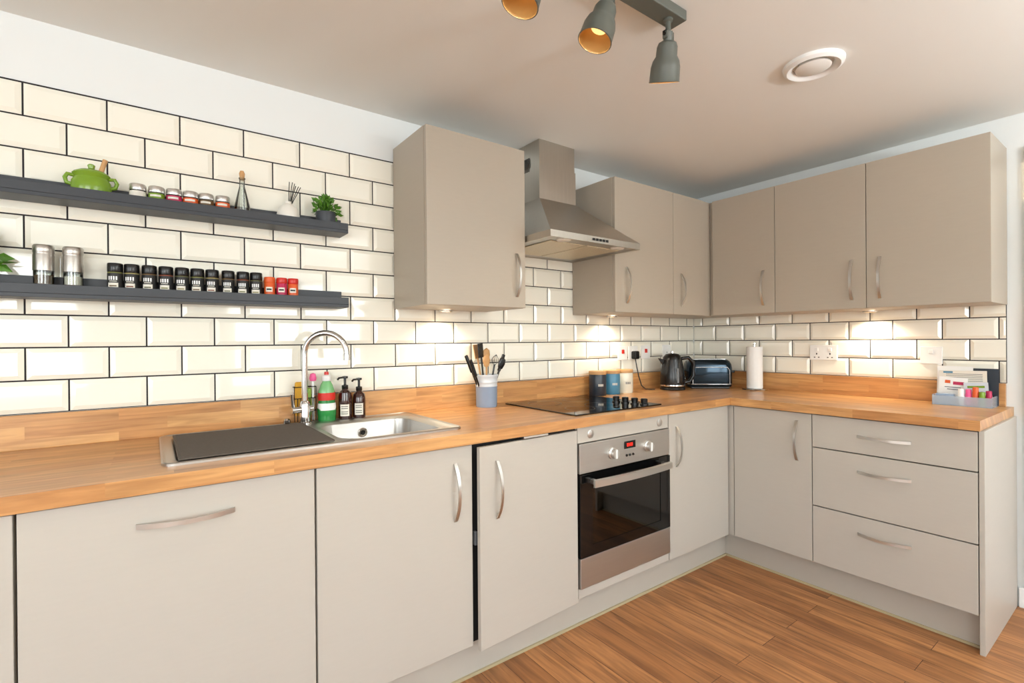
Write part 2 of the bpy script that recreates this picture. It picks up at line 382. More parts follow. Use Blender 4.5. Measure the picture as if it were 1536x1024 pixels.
# ---------------------------------------------------------------- hob
g=grp("ceramic_hob",(2.06,-.32,TZ))
hx0,hx1,hy0,hy1=1.772,2.352,-.588,-.075
box("glass_top",(hx0,hy0,TZ),(hx1,hy1,TZ+.006),M_blackg,g,.002)
M_ring=mat("hob_ring",(70,70,72),.3)
for X,Y,R in ((1.92,-.21,.085),(1.93,-.45,.07),(2.14,-.20,.07),(2.10,-.43,.085)):
    bm=bmesh.new(); S=48
    for i in range(S):
        a,b=2*math.pi*i/S,2*math.pi*(i+1)/S
        vs=[bm.verts.new((X+r*math.cos(t),Y+r*math.sin(t),TZ+.0063)) for r,t in ((R,a),(R,b),(R-.002,b),(R-.002,a))]
        bm.faces.new(vs)
    fin("ring",bm,M_ring,g)
for Y in (-.40,-.452,-.504,-.556):
    lathe("knob",[(0,0),(.020,0),(.020,.006),(.016,.008),(.017,.026),(.014,.03),(0,.03)],M_black,(2.235+(-.4-Y)*.15,Y,TZ+.006),g,20)
# ---------------------------------------------------------------- sink
def rrect(x0,x1,y0,y1,r,z,n=6):
    pts=[]
    for cx,cy,a0 in ((x1-r,y1-r,0),(x0+r,y1-r,90),(x0+r,y0+r,180),(x1-r,y0+r,270)):
        for i in range(n+1):
            a=math.radians(a0+90*i/n); pts.append((cx+r*math.cos(a),cy+r*math.sin(a),z))
    return pts
def loft(name,loops,m,parent,capend=True,capstart=False,sm=True):
    bm=bmesh.new(); R=[[bm.verts.new(p) for p in l] for l in loops]
    n=len(R[0])
    for k in range(len(R)-1):
        for i in range(n): bm.faces.new((R[k][i],R[k][(i+1)%n],R[k+1][(i+1)%n],R[k+1][i]))
    if capend: bm.faces.new(R[-1])
    if capstart: bm.faces.new(R[0])
    return fin(name,bm,m,parent,sm)
g=grp("inset_sink",(.79,-.3,TZ))
ox0,ox1,oy0,oy1=.335,1.245,-.545,-.055
bx0,bx1,by0,by1=.83,1.195,-.495,-.135
loft("bowl_half",[rrect(.80,ox1-.006,oy0+.006,oy1-.006,.02,TZ+.005),rrect(bx0-.012,bx1+.012,by0-.012,by1+.012,.07,TZ+.005),rrect(bx0,bx1,by0,by1,.06,TZ-.004),rrect(bx0+.012,bx1-.012,by0+.012,by1-.012,.055,TZ-.13),rrect(bx0+.03,bx1-.03,by0+.03,by1-.03,.05,TZ-.15)],M_steel,g)
loft("drainer_half",[rrect(ox0+.006,.80,oy0+.006,oy1-.006,.02,TZ+.005),rrect(ox0+.03,.79,oy0+.03,oy1-.04,.03,TZ+.005),rrect(ox0+.036,.784,oy0+.036,oy1-.046,.03,TZ+.001)],M_steel,g)
loft("rim",[rrect(ox0,ox1,oy0,oy1,.03,TZ),rrect(ox0,ox1,oy0,oy1,.03,TZ+.006),rrect(ox0+.004,ox1-.004,oy0+.004,oy1-.004,.027,TZ+.009),rrect(ox0+.012,ox1-.012,oy0+.012,oy1-.012,.022,TZ+.004)],M_steel,g,False)
lathe("overflow",[(0,.004),(.009,.004),(.009,.0),(.019,0),(.019,.004),(.016,.006),(.010,.005)],[M_dark,M_chrome],(1.01,by1-.005,TZ-.045),g,24,M=RY,mis=[0,0,1,1,1,1])
lathe("waste",[(0,0),(.03,0),(.04,.003),(.043,0)],[M_dark,M_chrome],(1.01,-.31,TZ-.149),g,24,mis=[0,1,1])
gm=grp("drainer_mat",(.575,-.31,TZ+.01))
box("mat_base",(.372,-.525,TZ+.009),(.785,-.108,TZ+.014),M_mat,gm,.001)
boxes("mat_ribs",[((.380,-.519+i*.0085,TZ+.0135),(.777,-.519+i*.0085+.005,TZ+.0152)) for i in range(48)],M_mat,gm)
g=grp("mixer_tap",(.80,-.088,TZ+.005)); tx,ty=.80,-.088
lathe("body",[(0,0),(.027,0),(.027,.006),(.020,.010),(.020,.075),(.016,.085),(.013,.09)],M_chrome,(tx,ty,TZ+.005),g)
pts=[(tx,ty,TZ+.09)]; dx,dy=.80,-.60; R_=.083; zc=TZ+.275
pts.append((tx,ty,zc))
for i in range(1,17):
    a=math.pi*i/16*.97
    pts.append((tx+dx*R_*(1-math.cos(a)),ty+dy*R_*(1-math.cos(a)),zc+R_*math.sin(a)))
pts.append((pts[-1][0],pts[-1][1],pts[-1][2]-.02))
tube("spout",pts,.0115,M_chrome,g)
e=pts[-1]; lathe("nozzle",[(0,-.012),(.0135,-.012),(.0135,.012),(.011,.014)],M_chrome,e,g)
tube("cross_bar",[(tx-.052,ty-.012,TZ+.062),(tx+.03,ty+.008,TZ+.062)],.013,M_chrome,g)
tube("lever_a",[(tx-.045,ty-.012,TZ+.062),(tx-.052,ty-.02,TZ+.125)],.006,M_chrome,g)
lathe("side_valve",[(0,0),(.013,0),(.013,.02),(.008,.026),(0,.027)],M_chrome,(.735,-.085,TZ+.005),g,20)
# ---------------------------------------------------------------- things by the sink
g=grp("sponge_caddy",(.80,-.035,TZ))
cx0,cx1,cy0,cy1=.770,.852,-.053,-.024
for z in (TZ+.002,TZ+.05,TZ+.10,TZ+.145):
    tube("wire",[(cx0,cy0,z),(cx1,cy0,z),(cx1,cy1,z),(cx0,cy1,z)],.0018,M_black,g,True,res=1)
for i in range(8):
    X=cx0+(cx1-cx0)*i/7
    tube("wire",[(X,cy0,TZ+.002),(X,cy0,TZ+(.145 if i in(0,7) else .10))],.0016,M_black,g,res=1)
box("sponge",(.776,-.048,TZ+.03),(.815,-.027,TZ+.165),M_sponge,g,.006)
box("scourer",(.818,-.048,TZ+.03),(.836,-.027,TZ+.14),M_green,g,.004)
tube("brush",[(.844,-.038,TZ+.01),(.844,-.038,TZ+.17)],.005,M_white,g)
lathe("brush_head",[(0,0),(.012,.002),(.014,.012),(.010,.03),(0,.034)],M_pink,(.844,-.038,TZ+.165),g,16)
g=grp("washing_up_liquid_bottle",(.892,-.052,TZ))
bl=(.893,-.054,TZ+.0); D=lambda sx,sy:Matrix.Diagonal((sx,sy,1,1))
lathe("body",[(0,0),(.03,0),(.034,.006),(.034,.05),(.030,.09),(.031,.12),(.022,.15),(.014,.165),(.013,.17)],[M_soap,M_soapc],bl,g,28,M=D(1.05,.82),mis=[0,0,0,0,1,1,1,1])
lathe("label",[(.0352,.028),(.0352,.05),(.0325,.075)],M_soap,bl,g,28,M=D(1.05,.84))
lathe("label_band",[(.0350,.048),(.0333,.076)],M_white,bl,g,28,M=D(1.05,.86))
lathe("label_top",[(.0320,.088),(.0325,.10),(.0328,.118)],M_red,bl,g,28,M=D(1.05,.86))
lathe("cap",[(.016,.165),(.018,.168),(.018,.185),(.009,.190),(.008,.202),(0,.203)],[M_white,M_red],bl,g,24,mis=[0,0,0,1,1])
def pump(name,x,y,h=.115,r=.027):
    g=grp(name,(x,y,TZ))
    lathe("bottle",[(0,0),(r*.93,0),(r,.006),(r,h-.03),(r*.9,h-.012),(r*.5,h-.002),(r*.42,h+.006)],M_amber,(x,y,TZ),g)
    patch("label",x,y,TZ+.018,TZ+.066,r+.0008,-150,-72,M_label,g,12)
    for z in (.026,.034,.048,.056): patch("label_text",x,y,TZ+z,TZ+z+.0025,r+.0014,-140,-85,M_labelk,g)
    lathe("collar",[(.012,h+.002),(.013,h+.004),(.013,h+.018),(.005,h+.021),(.005,h+.045),(.012,h+.047),(.012,h+.055),(0,h+.057)],M_black,(x,y,TZ),g,20)
    tube("spout",[(x,y,TZ+h+.051),(x-.03,y-.018,TZ+h+.050),(x-.036,y-.021,TZ+h+.044)],.004,M_black,g,res=2)
pump("hand_soap_bottle",.968,-.053,.125,.027)
pump("hand_soap_bottle",1.027,-.053,.115,.026)
cx,cy=1.652,-.085
g=grp("utensil_crock",(cx,cy,TZ))
r=.055
lathe("crock",[(0,0),(r*.9,0),(r*.94,.006),(r*.96,.10),(r*.985,.103),(r*.96,.106),(r*.97,.118),(r,.121),(r*.97,.124),(r,.145),(r*1.05,.150),(r*1.05,.158),(r*.93,.158),(r*.90,.02),(0,.02)],[M_crockb,M_crockw],(cx,cy,TZ),g,40,mis=[0,0,0,1,1,1,1,1,1,1,1,1,1,1])
def uten(name,a,l,m,hd,lean=.05):
    dx,dy=math.cos(a)*lean,math.sin(a)*lean*.7
    p0=Vector((cx+dx*.3,cy+dy*.3,TZ+.03)); p1=Vector((cx+dx*1.6,cy+dy*1.2,TZ+l))
    gg=g
    tube(name,[p0,p1],.0045,m,gg,res=2)
    if hd=='spoon': lathe(name+"_head",[(0,-.035),(.014,-.025),(.021,0),(.017,.022),(0,.033)],m,p1,gg,20,M=rot_to(p1-p0)@Matrix.Diagonal((1,.3,1,1)))
    if hd=='turner': box(name+"_head",(-.026,-.002,-.01),(.026,.002,.06),m,gg,.002,M=Matrix.Translation(p1)@rot_to(p1-p0)@Matrix.Rotation(.5,4,'Z'))
    if hd=='knob': box(name+"_head",(-.009,-.005,-.07),(.009,.005,.02),m,gg,.004,M=Matrix.Translation(p1)@rot_to(p1-p0))
    if hd=='whisk':
        for k in range(5):
            b=math.pi*k/5; Q=Matrix.Translation(p1)@rot_to(p1-p0)
            tube(name+"_wire",[Q@Vector((math.cos(b)*.018*math.sin(t*math.pi/10),math.sin(b)*.018*math.sin(t*math.pi/10),-.005+.055*t/10*(1.0))) for t in range(0,11)]+[],.001,M_black,gg,res=1)
uten("ladle",2.9,.235,M_black,'knob',.065); uten("spatula",2.3,.25,M_black,'turner',.02); uten("wooden_spoon",1.2,.255,M_beech,'spoon',.03)
uten("masher",3.5,.215,M_black,'knob',.065); uten("whisk",-.6,.205,M_black,'whisk',.03); uten("tongs",.1,.235,M_black,'knob',.065); uten("slotted_spoon",-.2,.21,M_black,'spoon',.055); uten("wood_spatula",2.0,.245,M_beech,'turner',.045); uten("server",4.4,.225,M_beech,'spoon',.03)
for (x,y),m in zip(((2.432,-.085),(2.552,-.085),(2.668,-.085)),(M_navy,M_blue,M_cream)):
    g=grp("storage_canister",(x,y,TZ)); r=.050
    lathe("jar",[(0,0),(r*.95,0),(r,.004),(r,.118),(r*.97,.122),(0,.122)],m,(x,y,TZ),g,36)
    for k in range(5): patch("lettering",x,y,TZ+.055,TZ+.068,r+.0008,-132+k*7.5,-127+k*7.5,M_label if m is not M_cream else M_grey,g,2)
    lathe("lid",[(0,.122),(r*1.0,.122),(r*1.02,.125),(r*1.02,.138),(r*.98,.142),(0,.142)],M_beech,(x,y,TZ),g,36)
x,y=3.035,-.165
g=grp("electric_kettle",(x,y,TZ))
lathe("power_base",[(0,0),(.076,0),(.078,.006),(.074,.016),(0,.016)],M_black,(x,y,TZ),g,40)
lathe("body",[(0,.018),(.074,.018),(.077,.03),(.074,.10),(.064,.165),(.060,.19),(.056,.21),(.040,.228),(0,.236)],M_black,(x,y,TZ),g,40)
lathe("band",[(.0775,.024),(.0785,.028),(.0775,.034)],M_chrome,(x,y,TZ),g,40)
lathe("lid_knob",[(0,.232),(.012,.234),(.012,.246),(0,.25)],M_chrome,(x,y,TZ),g,20)
tube("handle",[(x+.048,y-.035,TZ+.20),(x+.085,y-.06,TZ+.205),(x+.112,y-.078,TZ+.17),(x+.112,y-.078,TZ+.09),(x+.09,y-.063,TZ+.05),(x+.06,y-.042,TZ+.045)],.012,M_black,g)
bm=bmesh.new()
vs=[bm.verts.new(Vector((x,y,TZ))+Vector(q)) for q in ((-.045,.012,.19),(-.035,.05,.19),(-.085,.048,.205),(-.05,.02,.15),(-.043,.04,.15))]
bm.faces.new((vs[0],vs[2],vs[1])); bm.faces.new((vs[0],vs[3],vs[2])); bm.faces.new((vs[1],vs[2],vs[4])); bm.faces.new((vs[2],vs[3],vs[4]))
fin("spout",bm,M_black,g)
box("gauge",(-.006,-.079,.05),(.006,-.070,.14),M_grey,g,.002,M=Matrix.Translation((x,y,TZ))@Matrix.Rotation(-.5,4,'Z'))
x,y=3.315,-.235; g=grp("toaster",(x,y,TZ)); Q=Matrix.Translation((x,y,TZ))@Matrix.Rotation(math.radians(-42),4,'Z')
def rr(w,d,z,r): return [Q@Vector(p) for p in rrect(-w/2,w/2,-d/2,d/2,r,z,6)]
loft("shell",[rr(.275,.155,.012,.04),rr(.290,.17,.025,.05),rr(.290,.17,.13,.05),rr(.282,.162,.158,.05),rr(.262,.142,.178,.045),rr(.235,.118,.188,.035),rr(.2,.09,.190,.03)],M_toast,g,True,True)
for yy in (-.028,.028): box("slot",(-.095,yy-.012,.1895),(.095,yy+.012,.1912),M_dark,g,0,M=Q)
for yy in (-.028,.028): box("slot_rim",(-.1,yy-.016,.188),(.1,yy+.016,.1905),M_chrome,g,0,M=Q)
box("foot_band",(-.12,-.07,0),(.12,.07,.013),M_black,g,.003,M=Q)
tube("trim_line",[Q@Vector(p) for p in rrect(-.1455,.1455,-.0855,.0855,.05,.030,6)],.003,M_chrome,g,True,res=2)
tube("front_arch",[Q@Vector((a,-.0865,b)) for a,b in ((-.115,.03),(-.115,.12),(-.10,.14),(.10,.14),(.115,.12),(.115,.03))],.0022,M_chrome,g,res=2)
box("lever",(.145,-.02,.10),(.170,.02,.115),M_black,g,.004,M=Q)
lathe("browning_dial",[(0,0),(.014,0),(.013,.012),(0,.012)],M_chrome,(0,0,0),g,20,M=Q@Matrix.Translation((-.145,0,.06))@Matrix.Rotation(-math.pi/2,4,'Y'))
x,y=3.405,-.505; g=grp("paper_towel_holder",(x,y,TZ))
lathe("base",[(0,0),(.072,0),(.074,.004),(.070,.009),(0,.010)],M_chrome,(x,y,TZ),g,40)
lathe("roll",[(.019,.011),(.044,.011),(.046,.014),(.046,.268),(.044,.272),(.019,.272)],M_paper,(x,y,TZ),g,40)
lathe("core",[(.019,.011),(.019,.272),(.0185,.272),(.0185,.011)],M_beech,(x,y,TZ),g,24)
lathe("pole",[(0,.01),(.006,.01),(.006,.285),(.011,.288),(.011,.297),(0,.300)],M_chrome,(x,y,TZ),g,20)
# letters and cards propped in a clear tray
g=grp("letter_and_stationery_tray",(3.42,-1.48,TZ))
ax0,ax1,ay0,ay1=3.375,3.482,-1.590,-1.380
boxes("tray",[((ax0,ay0,TZ),(ax1,ay1,TZ+.003)),((ax0,ay0,TZ),(ax0+.0025,ay1,TZ+.045)),((ax1-.0025,ay0,TZ),(ax1,ay1,TZ+.06)),((ax0,ay0,TZ),(ax1,ay0+.0025,TZ+.05)),((ax0,ay1-.0025,TZ),(ax1,ay1,TZ+.05))],M_trayp,g)
def rot(x,y,z,a,ax='Z'): return Matrix.Translation((x,y,z))@Matrix.Rotation(a,4,ax)
def sheet(nm,x,y,w,h,m,ty=.05,tx=0,pr=None):
    Q=rot(x,y,TZ+.004,ty,'Y')@Matrix.Rotation(tx,4,'X')
    box(nm,(-.0008,-w/2,0),(.0008,w/2,h),m,g,0,M=Q)
    for (a,b,c,d,mm) in (pr or []): box("print",(-.0012,a,c),(-.0007,b,d),mm,g,0,M=Q)
sheet("folder",3.476,-1.500,.19,.170,M_navy,.02)
sheet("letter",3.470,-1.440,.13,.178,M_white,.03,.02,[(-.05,.05,.150+.0*i,.153,M_grey) for i in range(1)])
sheet("letter",3.463,-1.475,.17,.158,M_label,.03,-.02,[(-.07,.06,.14-i*.008,.1425-i*.008,M_grey) for i in range(5)]+[(.035,.07,.146,.154,M_blue)])
sheet("greeting_card",3.452,-1.435,.105,.125,M_white,.05,.05,[(-.04,.0,.09,.105,M_mag),(.01,.03,.095,.11,M_orange),(-.03,.03,.075,.079,M_grey),(-.03,.02,.065,.069,M_grey)])
sheet("leaflet",3.440,-1.53,.085,.105,M_crockw,.06,-.08,[(-.03,.03,.08,.09,M_green)])
box("note_block",(3.388,-1.455,TZ+.003),(3.425,-1.39,TZ+.052),M_crockb,g,.002)
for i,(m,yy,xx,h) in enumerate(((M_pink,-1.505,3.405,.078),(M_orange,-1.530,3.40,.090),(M_green,-1.553,3.395,.07),(M_white,-1.480,3.40,.08),(M_mag,-1.573,3.41,.075))):
    lathe("highlighter",[(0,.004),(.0115,.004),(.0115,h-.02),(.0105,h-.018),(.0105,h),(0,h+.002)],m,(xx,yy,TZ),g,14)
# ---------------------------------------------------------------- electrical
def socket_y(name,xc,zc,w,h=.088,red=False):
    g=grp(name,(xc,-.005,zc)); y=-.0050
    box("plate",(xc-w/2,y-.008,zc-h/2),(xc+w/2,y,zc+h/2),M_white,g,.003)
    box("rocker",(xc-.012,y-.012,zc-.004),(xc+.012,y-.007,zc+.022),M_red if red else M_white,g,.002)
    if not red:
        boxes("pins",[((xc-.003,y-.0085,zc-.012),(xc+.003,y-.0079,zc-.004)),((xc-.014,y-.0085,zc-.028),(xc-.006,y-.0079,zc-.024)),((xc+.006,y-.0085,zc-.028),(xc+.014,y-.0079,zc-.024))],M_dark,g)
    return g
socket_y("cooker_switch",2.738,1.148,.088,red=True)
socket_y("wall_socket",2.838,1.148,.088)
gpl=grp("kettle_plug",(2.838,-.03,1.13))
box("plug",(2.815,-.048,1.108),(2.861,-.013,1.160),M_black,gpl,.008)
tube("cord",[(2.838,-.03,1.11),(2.842,-.036,1.06),(2.850,-.045,1.0),(2.865,-.055,.94),(2.885,-.07,.916),(2.91,-.09,.914),(2.93,-.11,.915)],.0035,M_black,gpl,res=2)
socket_y("hob_switch",2.965,1.150,.088,red=True)
socket_y("wall_socket",3.19,1.152,.088)
def socket_x(name,yc,zc,w,n,h=.088):
    g=grp(name,(Xw-.01,yc,zc)); x=Xw-.0070
    box("plate",(x-.009,yc-w/2,zc-h/2),(x,yc+w/2,zc+h/2),M_white,g,.003)
    for k in range(n):
        c=yc+((k-.5)*.07 if n==2 else 0)
        box("rocker",(x-.012,c-.009,zc+.008),(x-.008,c+.009,zc+.028),M_white,g,.002)
        if n==2:
            boxes("pins",[((x-.0098,c-.003,zc-.012),(x-.0088,c+.003,zc-.002)),((x-.0098,c-.015,zc-.030),(x-.0088,c-.007,zc-.025)),((x-.0098,c+.007,zc-.030),(x-.0088,c+.015,zc-.025))],M_dark,g)
socket_x("double_socket",-.855,1.148,.146,2)
socket_x("fused_spur",-1.345,1.142,.088,1)
# ---------------------------------------------------------------- wall units
UZ0,UZ1=1.380,2.10; UD=.33
def wall_unit(name,x0,x1,doors,zb=UZ0):
    g=grp(name,((x0+x1)/2,-.17,zb))
    box("carcass",(x0,-UD+DT+.001,zb),(x1,-.007,UZ1),M_cabu,g,.001)
    for a,b,hx in doors:
        box("door",(a+.0015,-UD,zb+.001),(b-.0015,-UD+DT,UZ1-.001),M_cabu,g,.0015)
        if hx: handle("bow_handle",(hx,-UD,1.430),(hx,-UD,1.625),(0,-1,0),g)
    return g
wall_unit("wall_cabinet",1.208,1.709,[(1.208,1.709,1.657)])
wall_unit("wall_cabinet",2.312,3.13,[(2.312,2.82,2.404),(2.82,3.128,2.893)])
UX=Xw-UD
g=grp("wall_cabinet",(Xw-.16,-.97,UZ0))
box("corner_filler",(3.132,-UD+.008,UZ0),(Xw-.008,-.007,UZ1),M_cabu,g)
box("carcass",(UX+DT+.001,-1.618,UZ0),(Xw-.008,-UD+.006,UZ1),M_cabu,g,.001)
for a,b,h in ((-.731,-.348,-.667),(-1.171,-.731,-1.110),(-1.620,-1.171,-1.228)):
    box("door",(UX,a+.0015,UZ0+.001),(UX+DT,b-.0015,UZ1-.001),M_cabu,g,.0015)
    handle("bow_handle",(UX,h,1.425),(UX,h,1.628),(-1,0,0),g)
# ---------------------------------------------------------------- hood
g=grp("chimney_cooker_hood",(2.01,-.25,1.683))
hx0,hx1,hyf=1.714,2.307,-.50; zr0,zr1=1.683,1.712; cx0,cx1,cyf=1.900,2.150,-.205; zc=1.947; yb=-.0075
def rect(x0,x1,y0,y1,z): return [(x0,y0,z),(x1,y0,z),(x1,y1,z),(x0,y1,z)]
loft("canopy",[rect(hx0+.02,hx1-.02,hyf+.02,yb-.01,zr0+.003),rect(hx0+.012,hx1-.012,hyf+.012,yb-.005,zr0),rect(hx0,hx1,hyf,yb,zr0),rect(hx0,hx1,hyf,yb,zr1),rect(cx0,cx1,cyf,yb,zc),rect(cx0,cx1,cyf,yb,H-.13),rect(cx0+.004,cx1-.004,cyf+.004,yb,H-.129),rect(cx0+.004,cx1-.004,cyf+.004,yb,H-.001)],M_hood,g,True,False,False)
box("underside_tray",(hx0+.012,hyf+.012,zr0+.004),(hx1-.012,yb-.005,zr0+.008),M_steel,g)
boxes("grease_filter",[((hx0+.07,-.42,zr0-.001),(2.005,-.08,zr0+.004)),((2.015,-.42,zr0-.001),(hx1-.07,-.08,zr0+.004))],M_mesh,g,.002)
for X in (1.83,2.19): lathe("lamp",[(0,-.003),(.03,-.003),(.034,.0),(.034,.004)],M_offw,(X,-.455,zr0+.001),g,24)
boxes("buttons",[((1.97+i*.022,hyf-.003,zr0+.009),(1.985+i*.022,hyf+.001,zr0+.020)) for i in range(5)],M_black,g)
boxes("vent_slits",[((cx0-.0012,-.125+j*.012,2.10),(cx0+.001,-.119+j*.012,2.17)) for j in range(7)],M_dark,g)
# ---------------------------------------------------------------- picture-ledge shelves
def ledge(name,zb):
    g=grp(name,(.385,-.06,zb)); a,b=-.19,.968
    boxes("ledge",[((a,-.112,zb),(b,-.006,zb+.012)),((a,-.112,zb+.012),(b,-.102,zb+.040)),((a,-.018,zb+.012),(b,-.006,zb+.072))],M_shelf,g,.001)
    return g
ledge("picture_ledge_shelf",1.672); ledge("picture_ledge_shelf",1.372)
U=1.684; Lz=1.384; SY=-.060
x=.166; g=grp("green_casserole_pot",(x,SY,U))
lathe("pot",[(0,0),(.038,0),(.043,.004),(.051,.04),(.050,.062),(.042,.075),(.046,.082),(.048,.086),(.043,.086),(.036,.075),(.036,.02),(0,.02)],M_green,(x,SY,U),g,36,M=Matrix.Diagonal((1,.80,1,1)))
lathe("lid",[(.0465,.086),(.044,.091),(.030,.099),(.012,.103),(.008,.106),(.010,.116),(.006,.120),(0,.121)],M_green,(x,SY,U),g,36,M=Matrix.Diagonal((1,.80,1,1)))
for s in (-1,1):
    tube("handle",[(x+s*.042,SY,U+.078),(x+s*.058,SY,U+.080),(x+s*.064,SY,U+.068),(x+s*.060,SY,U+.053),(x+s*.048,SY,U+.05)],.006,M_green,g)
tube("wooden_spoon",[(x+.02,SY,U+.085),(x+.035,SY,U+.140)],.007,M_beech,g)
for x,m in zip((.284,.335,.384,.432,.479,.530),(M_label,M_green,M_mag,M_orange,M_spice[2],M_orange)):
    g=grp("spice_jar",(x,SY,U)); r=.0225
    lathe("jar",[(0,0),(r*.95,0),(r,.003),(r,.055),(r*.9,.060)],M_glass,(x,SY,U),g,24)
    lathe("contents",[(0,.002),(r*.9,.002),(r*.9,.048),(0,.048)],random.choice(M_spice),(x,SY,U),g,20)
    lathe("label",[(r+.0005,.030),(r+.0005,.052)],m,(x,SY,U),g,24)
    patch("label_colour",x,SY,U+.040,U+.047,r+.001,-140,-60,M_label,g)
    lathe("lid",[(r*1.02,.056),(r*1.04,.058),(r*1.04,.073),(r*.98,.076),(0,.076)],M_satin,(x,SY,U),g,24)
x=.593; g=grp("glass_oil_cruet",(x,SY,U))
lathe("flask",[(0,0),(.028,0),(.031,.004),(.026,.05),(.014,.105),(.009,.125),(.009,.150),(.011,.152),(.011,.156),(.008,.156)],M_glass,(x,SY,U),g,32)
lathe("stopper",[(0,.150),(.007,.150),(.0085,.160),(.010,.172),(.006,.182),(0,.183)],M_beech,(x,SY,U),g,16)
x=.752; g=grp("reed_diffuser",(x,SY,U))
lathe("vase",[(0,0),(.030,0),(.040,.02),(.041,.045),(.034,.068),(.018,.082),(.012,.086),(.012,.094),(.009,.094),(.009,.08)],M_offw,(x,SY,U),g,36)
for i in range(6):
    a=-.1+i*.16; tube("reed",[(x,SY,U+.06),(x+.012+.05*math.sin(a),SY+.01*math.cos(i*2),U+.175-.004*i)],.0016,M_black,g,res=1)
def leafcloud(name,c,rx,ry,rz,n,ls,parent,m=M_leaf):
    bm=bmesh.new()
    for i in range(n):
        u=random.random()*2*math.pi; v=random.random()**.6
        el=random.uniform(-.1,1.0)*math.pi/2
        d=Vector((math.cos(u)*math.cos(el),math.sin(u)*math.cos(el),math.sin(el)))
        p=Vector(c)+Vector((d.x*rx*v,d.y*ry*v,d.z*rz*v))
        Q=Matrix.Translation(p)@rot_to(d+Vector((random.uniform(-.5,.5),random.uniform(-.5,.2),random.uniform(-.3,.4))))@Matrix.Rotation(random.random()*6.28,4,'Z')
        l=ls*random.uniform(.7,1.2); w=l*.32
        P=[Q@Vector(q) for q in ((0,0,0),(w,.15*w,l*.45),(0,.4*w,l),(-w,.15*w,l*.45))]
        P.append(Q@Vector((0,-.2*w,l*.45)))
        for q in P: q.y=min(q.y,-.021)
        vs=[bm.verts.new(q) for q in P]; mid=vs[4]
        bm.faces.new((vs[0],vs[1],mid)); bm.faces.new((vs[1],vs[2],mid)); bm.faces.new((vs[2],vs[3],mid)); bm.faces.new((vs[3],vs[0],mid))
    return fin(name,bm,m,parent)
x=.894; g=grp("potted_succulent",(x,SY,U))
lathe("pot",[(0,0),(.032,0),(.035,.004),(.039,.068),(.038,.072),(.036,.072),(.035,.060),(0,.060)],M_pot,(x,SY,U),g,32)
leafcloud("leaves",(x,SY,U+.072),.050,.030,.058,260,.022,g)
x=-.105; g=grp("potted_grass_plant",(x,SY,Lz))
lathe("pot",[(0,0),(.032,0),(.036,.005),(.038,.075),(.036,.078),(.035,.066),(0,.066)],M_offw,(x,SY,Lz),g,32)
leafcloud("leaves",(x,SY,Lz+.085),.055,.020,.095,180,.050,g)
for x,nm in ((.052,"pepper_grinder"),(.120,"salt_grinder")):
    g=grp(nm,(x,SY,Lz)); r=.0255
    lathe("base",[(0,0),(r,0),(r,.030),(r*.95,.032)],M_steel,(x,SY,Lz),g,32)
    lathe("clear_barrel",[(r*.95,.030),(r*.95,.072)],M_glass,(x,SY,Lz),g,32)
    lathe("peppercorns",[(0,.03),(r*.85,.03),(r*.85,.058),(0,.060)],M_spice[2] if nm[0]=='p' else M_label,(x,SY,Lz),g,20)
    lathe("top",[(r*.9,.070),(r,.072),(r,.118),(r*.96,.122),(r*.96,.126),(r,.128),(r,.146),(r*.9,.150),(0,.151)],M_steel,(x,SY,Lz),g,32)
for i,x in enumerate((.223,.266,.313,.359,.405,.450,.495,.545,.593,.637)):
    g=grp("spice_jar",(x,SY,Lz)); r=.0205
    lathe("jar",[(0,0),(r*.95,0),(r,.003),(r,.078),(r*.9,.083)],M_spice[i%5],(x,SY,Lz),g,24)
    lathe("label",[(r+.0005,.020),(r+.0005,.076)],M_labelk,(x,SY,Lz),g,24)
    c=-105
    patch("label_panel",x,SY,Lz+.024,Lz+.045,r+.001,c-38,c+38,M_label,g)
    for k in range(4): patch("lettering",x,SY,Lz+.054,Lz+.066,r+.001,c-34+k*18,c-34+k*18+11,M_white,g,2)
    patch("small_print",x,SY,Lz+.049,Lz+.051,r+.001,c-28,c+28,M_label,g,3)
    patch("panel_print",x,SY,Lz+.033,Lz+.037,r+.0014,c-26,c+26,M_spice[(i+2)%5],g,3)
    lathe("lid",[(r*.98,.080),(r*1.03,.082),(r*1.03,.106),(r*.97,.109),(0,.109)],M_black,(x,SY,Lz),g,24)
for x,m,m2 in ((.683,M_orange,M_orange),(.726,M_mag,M_red),(.767,M_orange,M_red)):
    g=grp("spice_jar",(x,SY,Lz)); r=.019
    lathe("jar",[(0,0),(r*.95,0),(r,.003),(r,.072),(r*.9,.076)],m,(x,SY,Lz),g,24)
    patch("label",x,SY,Lz+.040,Lz+.058,r+.0008,-140,-70,M_label,g)
    patch("label_print",x,SY,Lz+.046,Lz+.052,r+.0012,-130,-80,M_labelk,g)
    lathe("lid",[(r*.98,.074),(r*1.04,.076),(r*1.04,.093),(r*.97,.096),(0,.096)],m2,(x,SY,Lz),g,24)
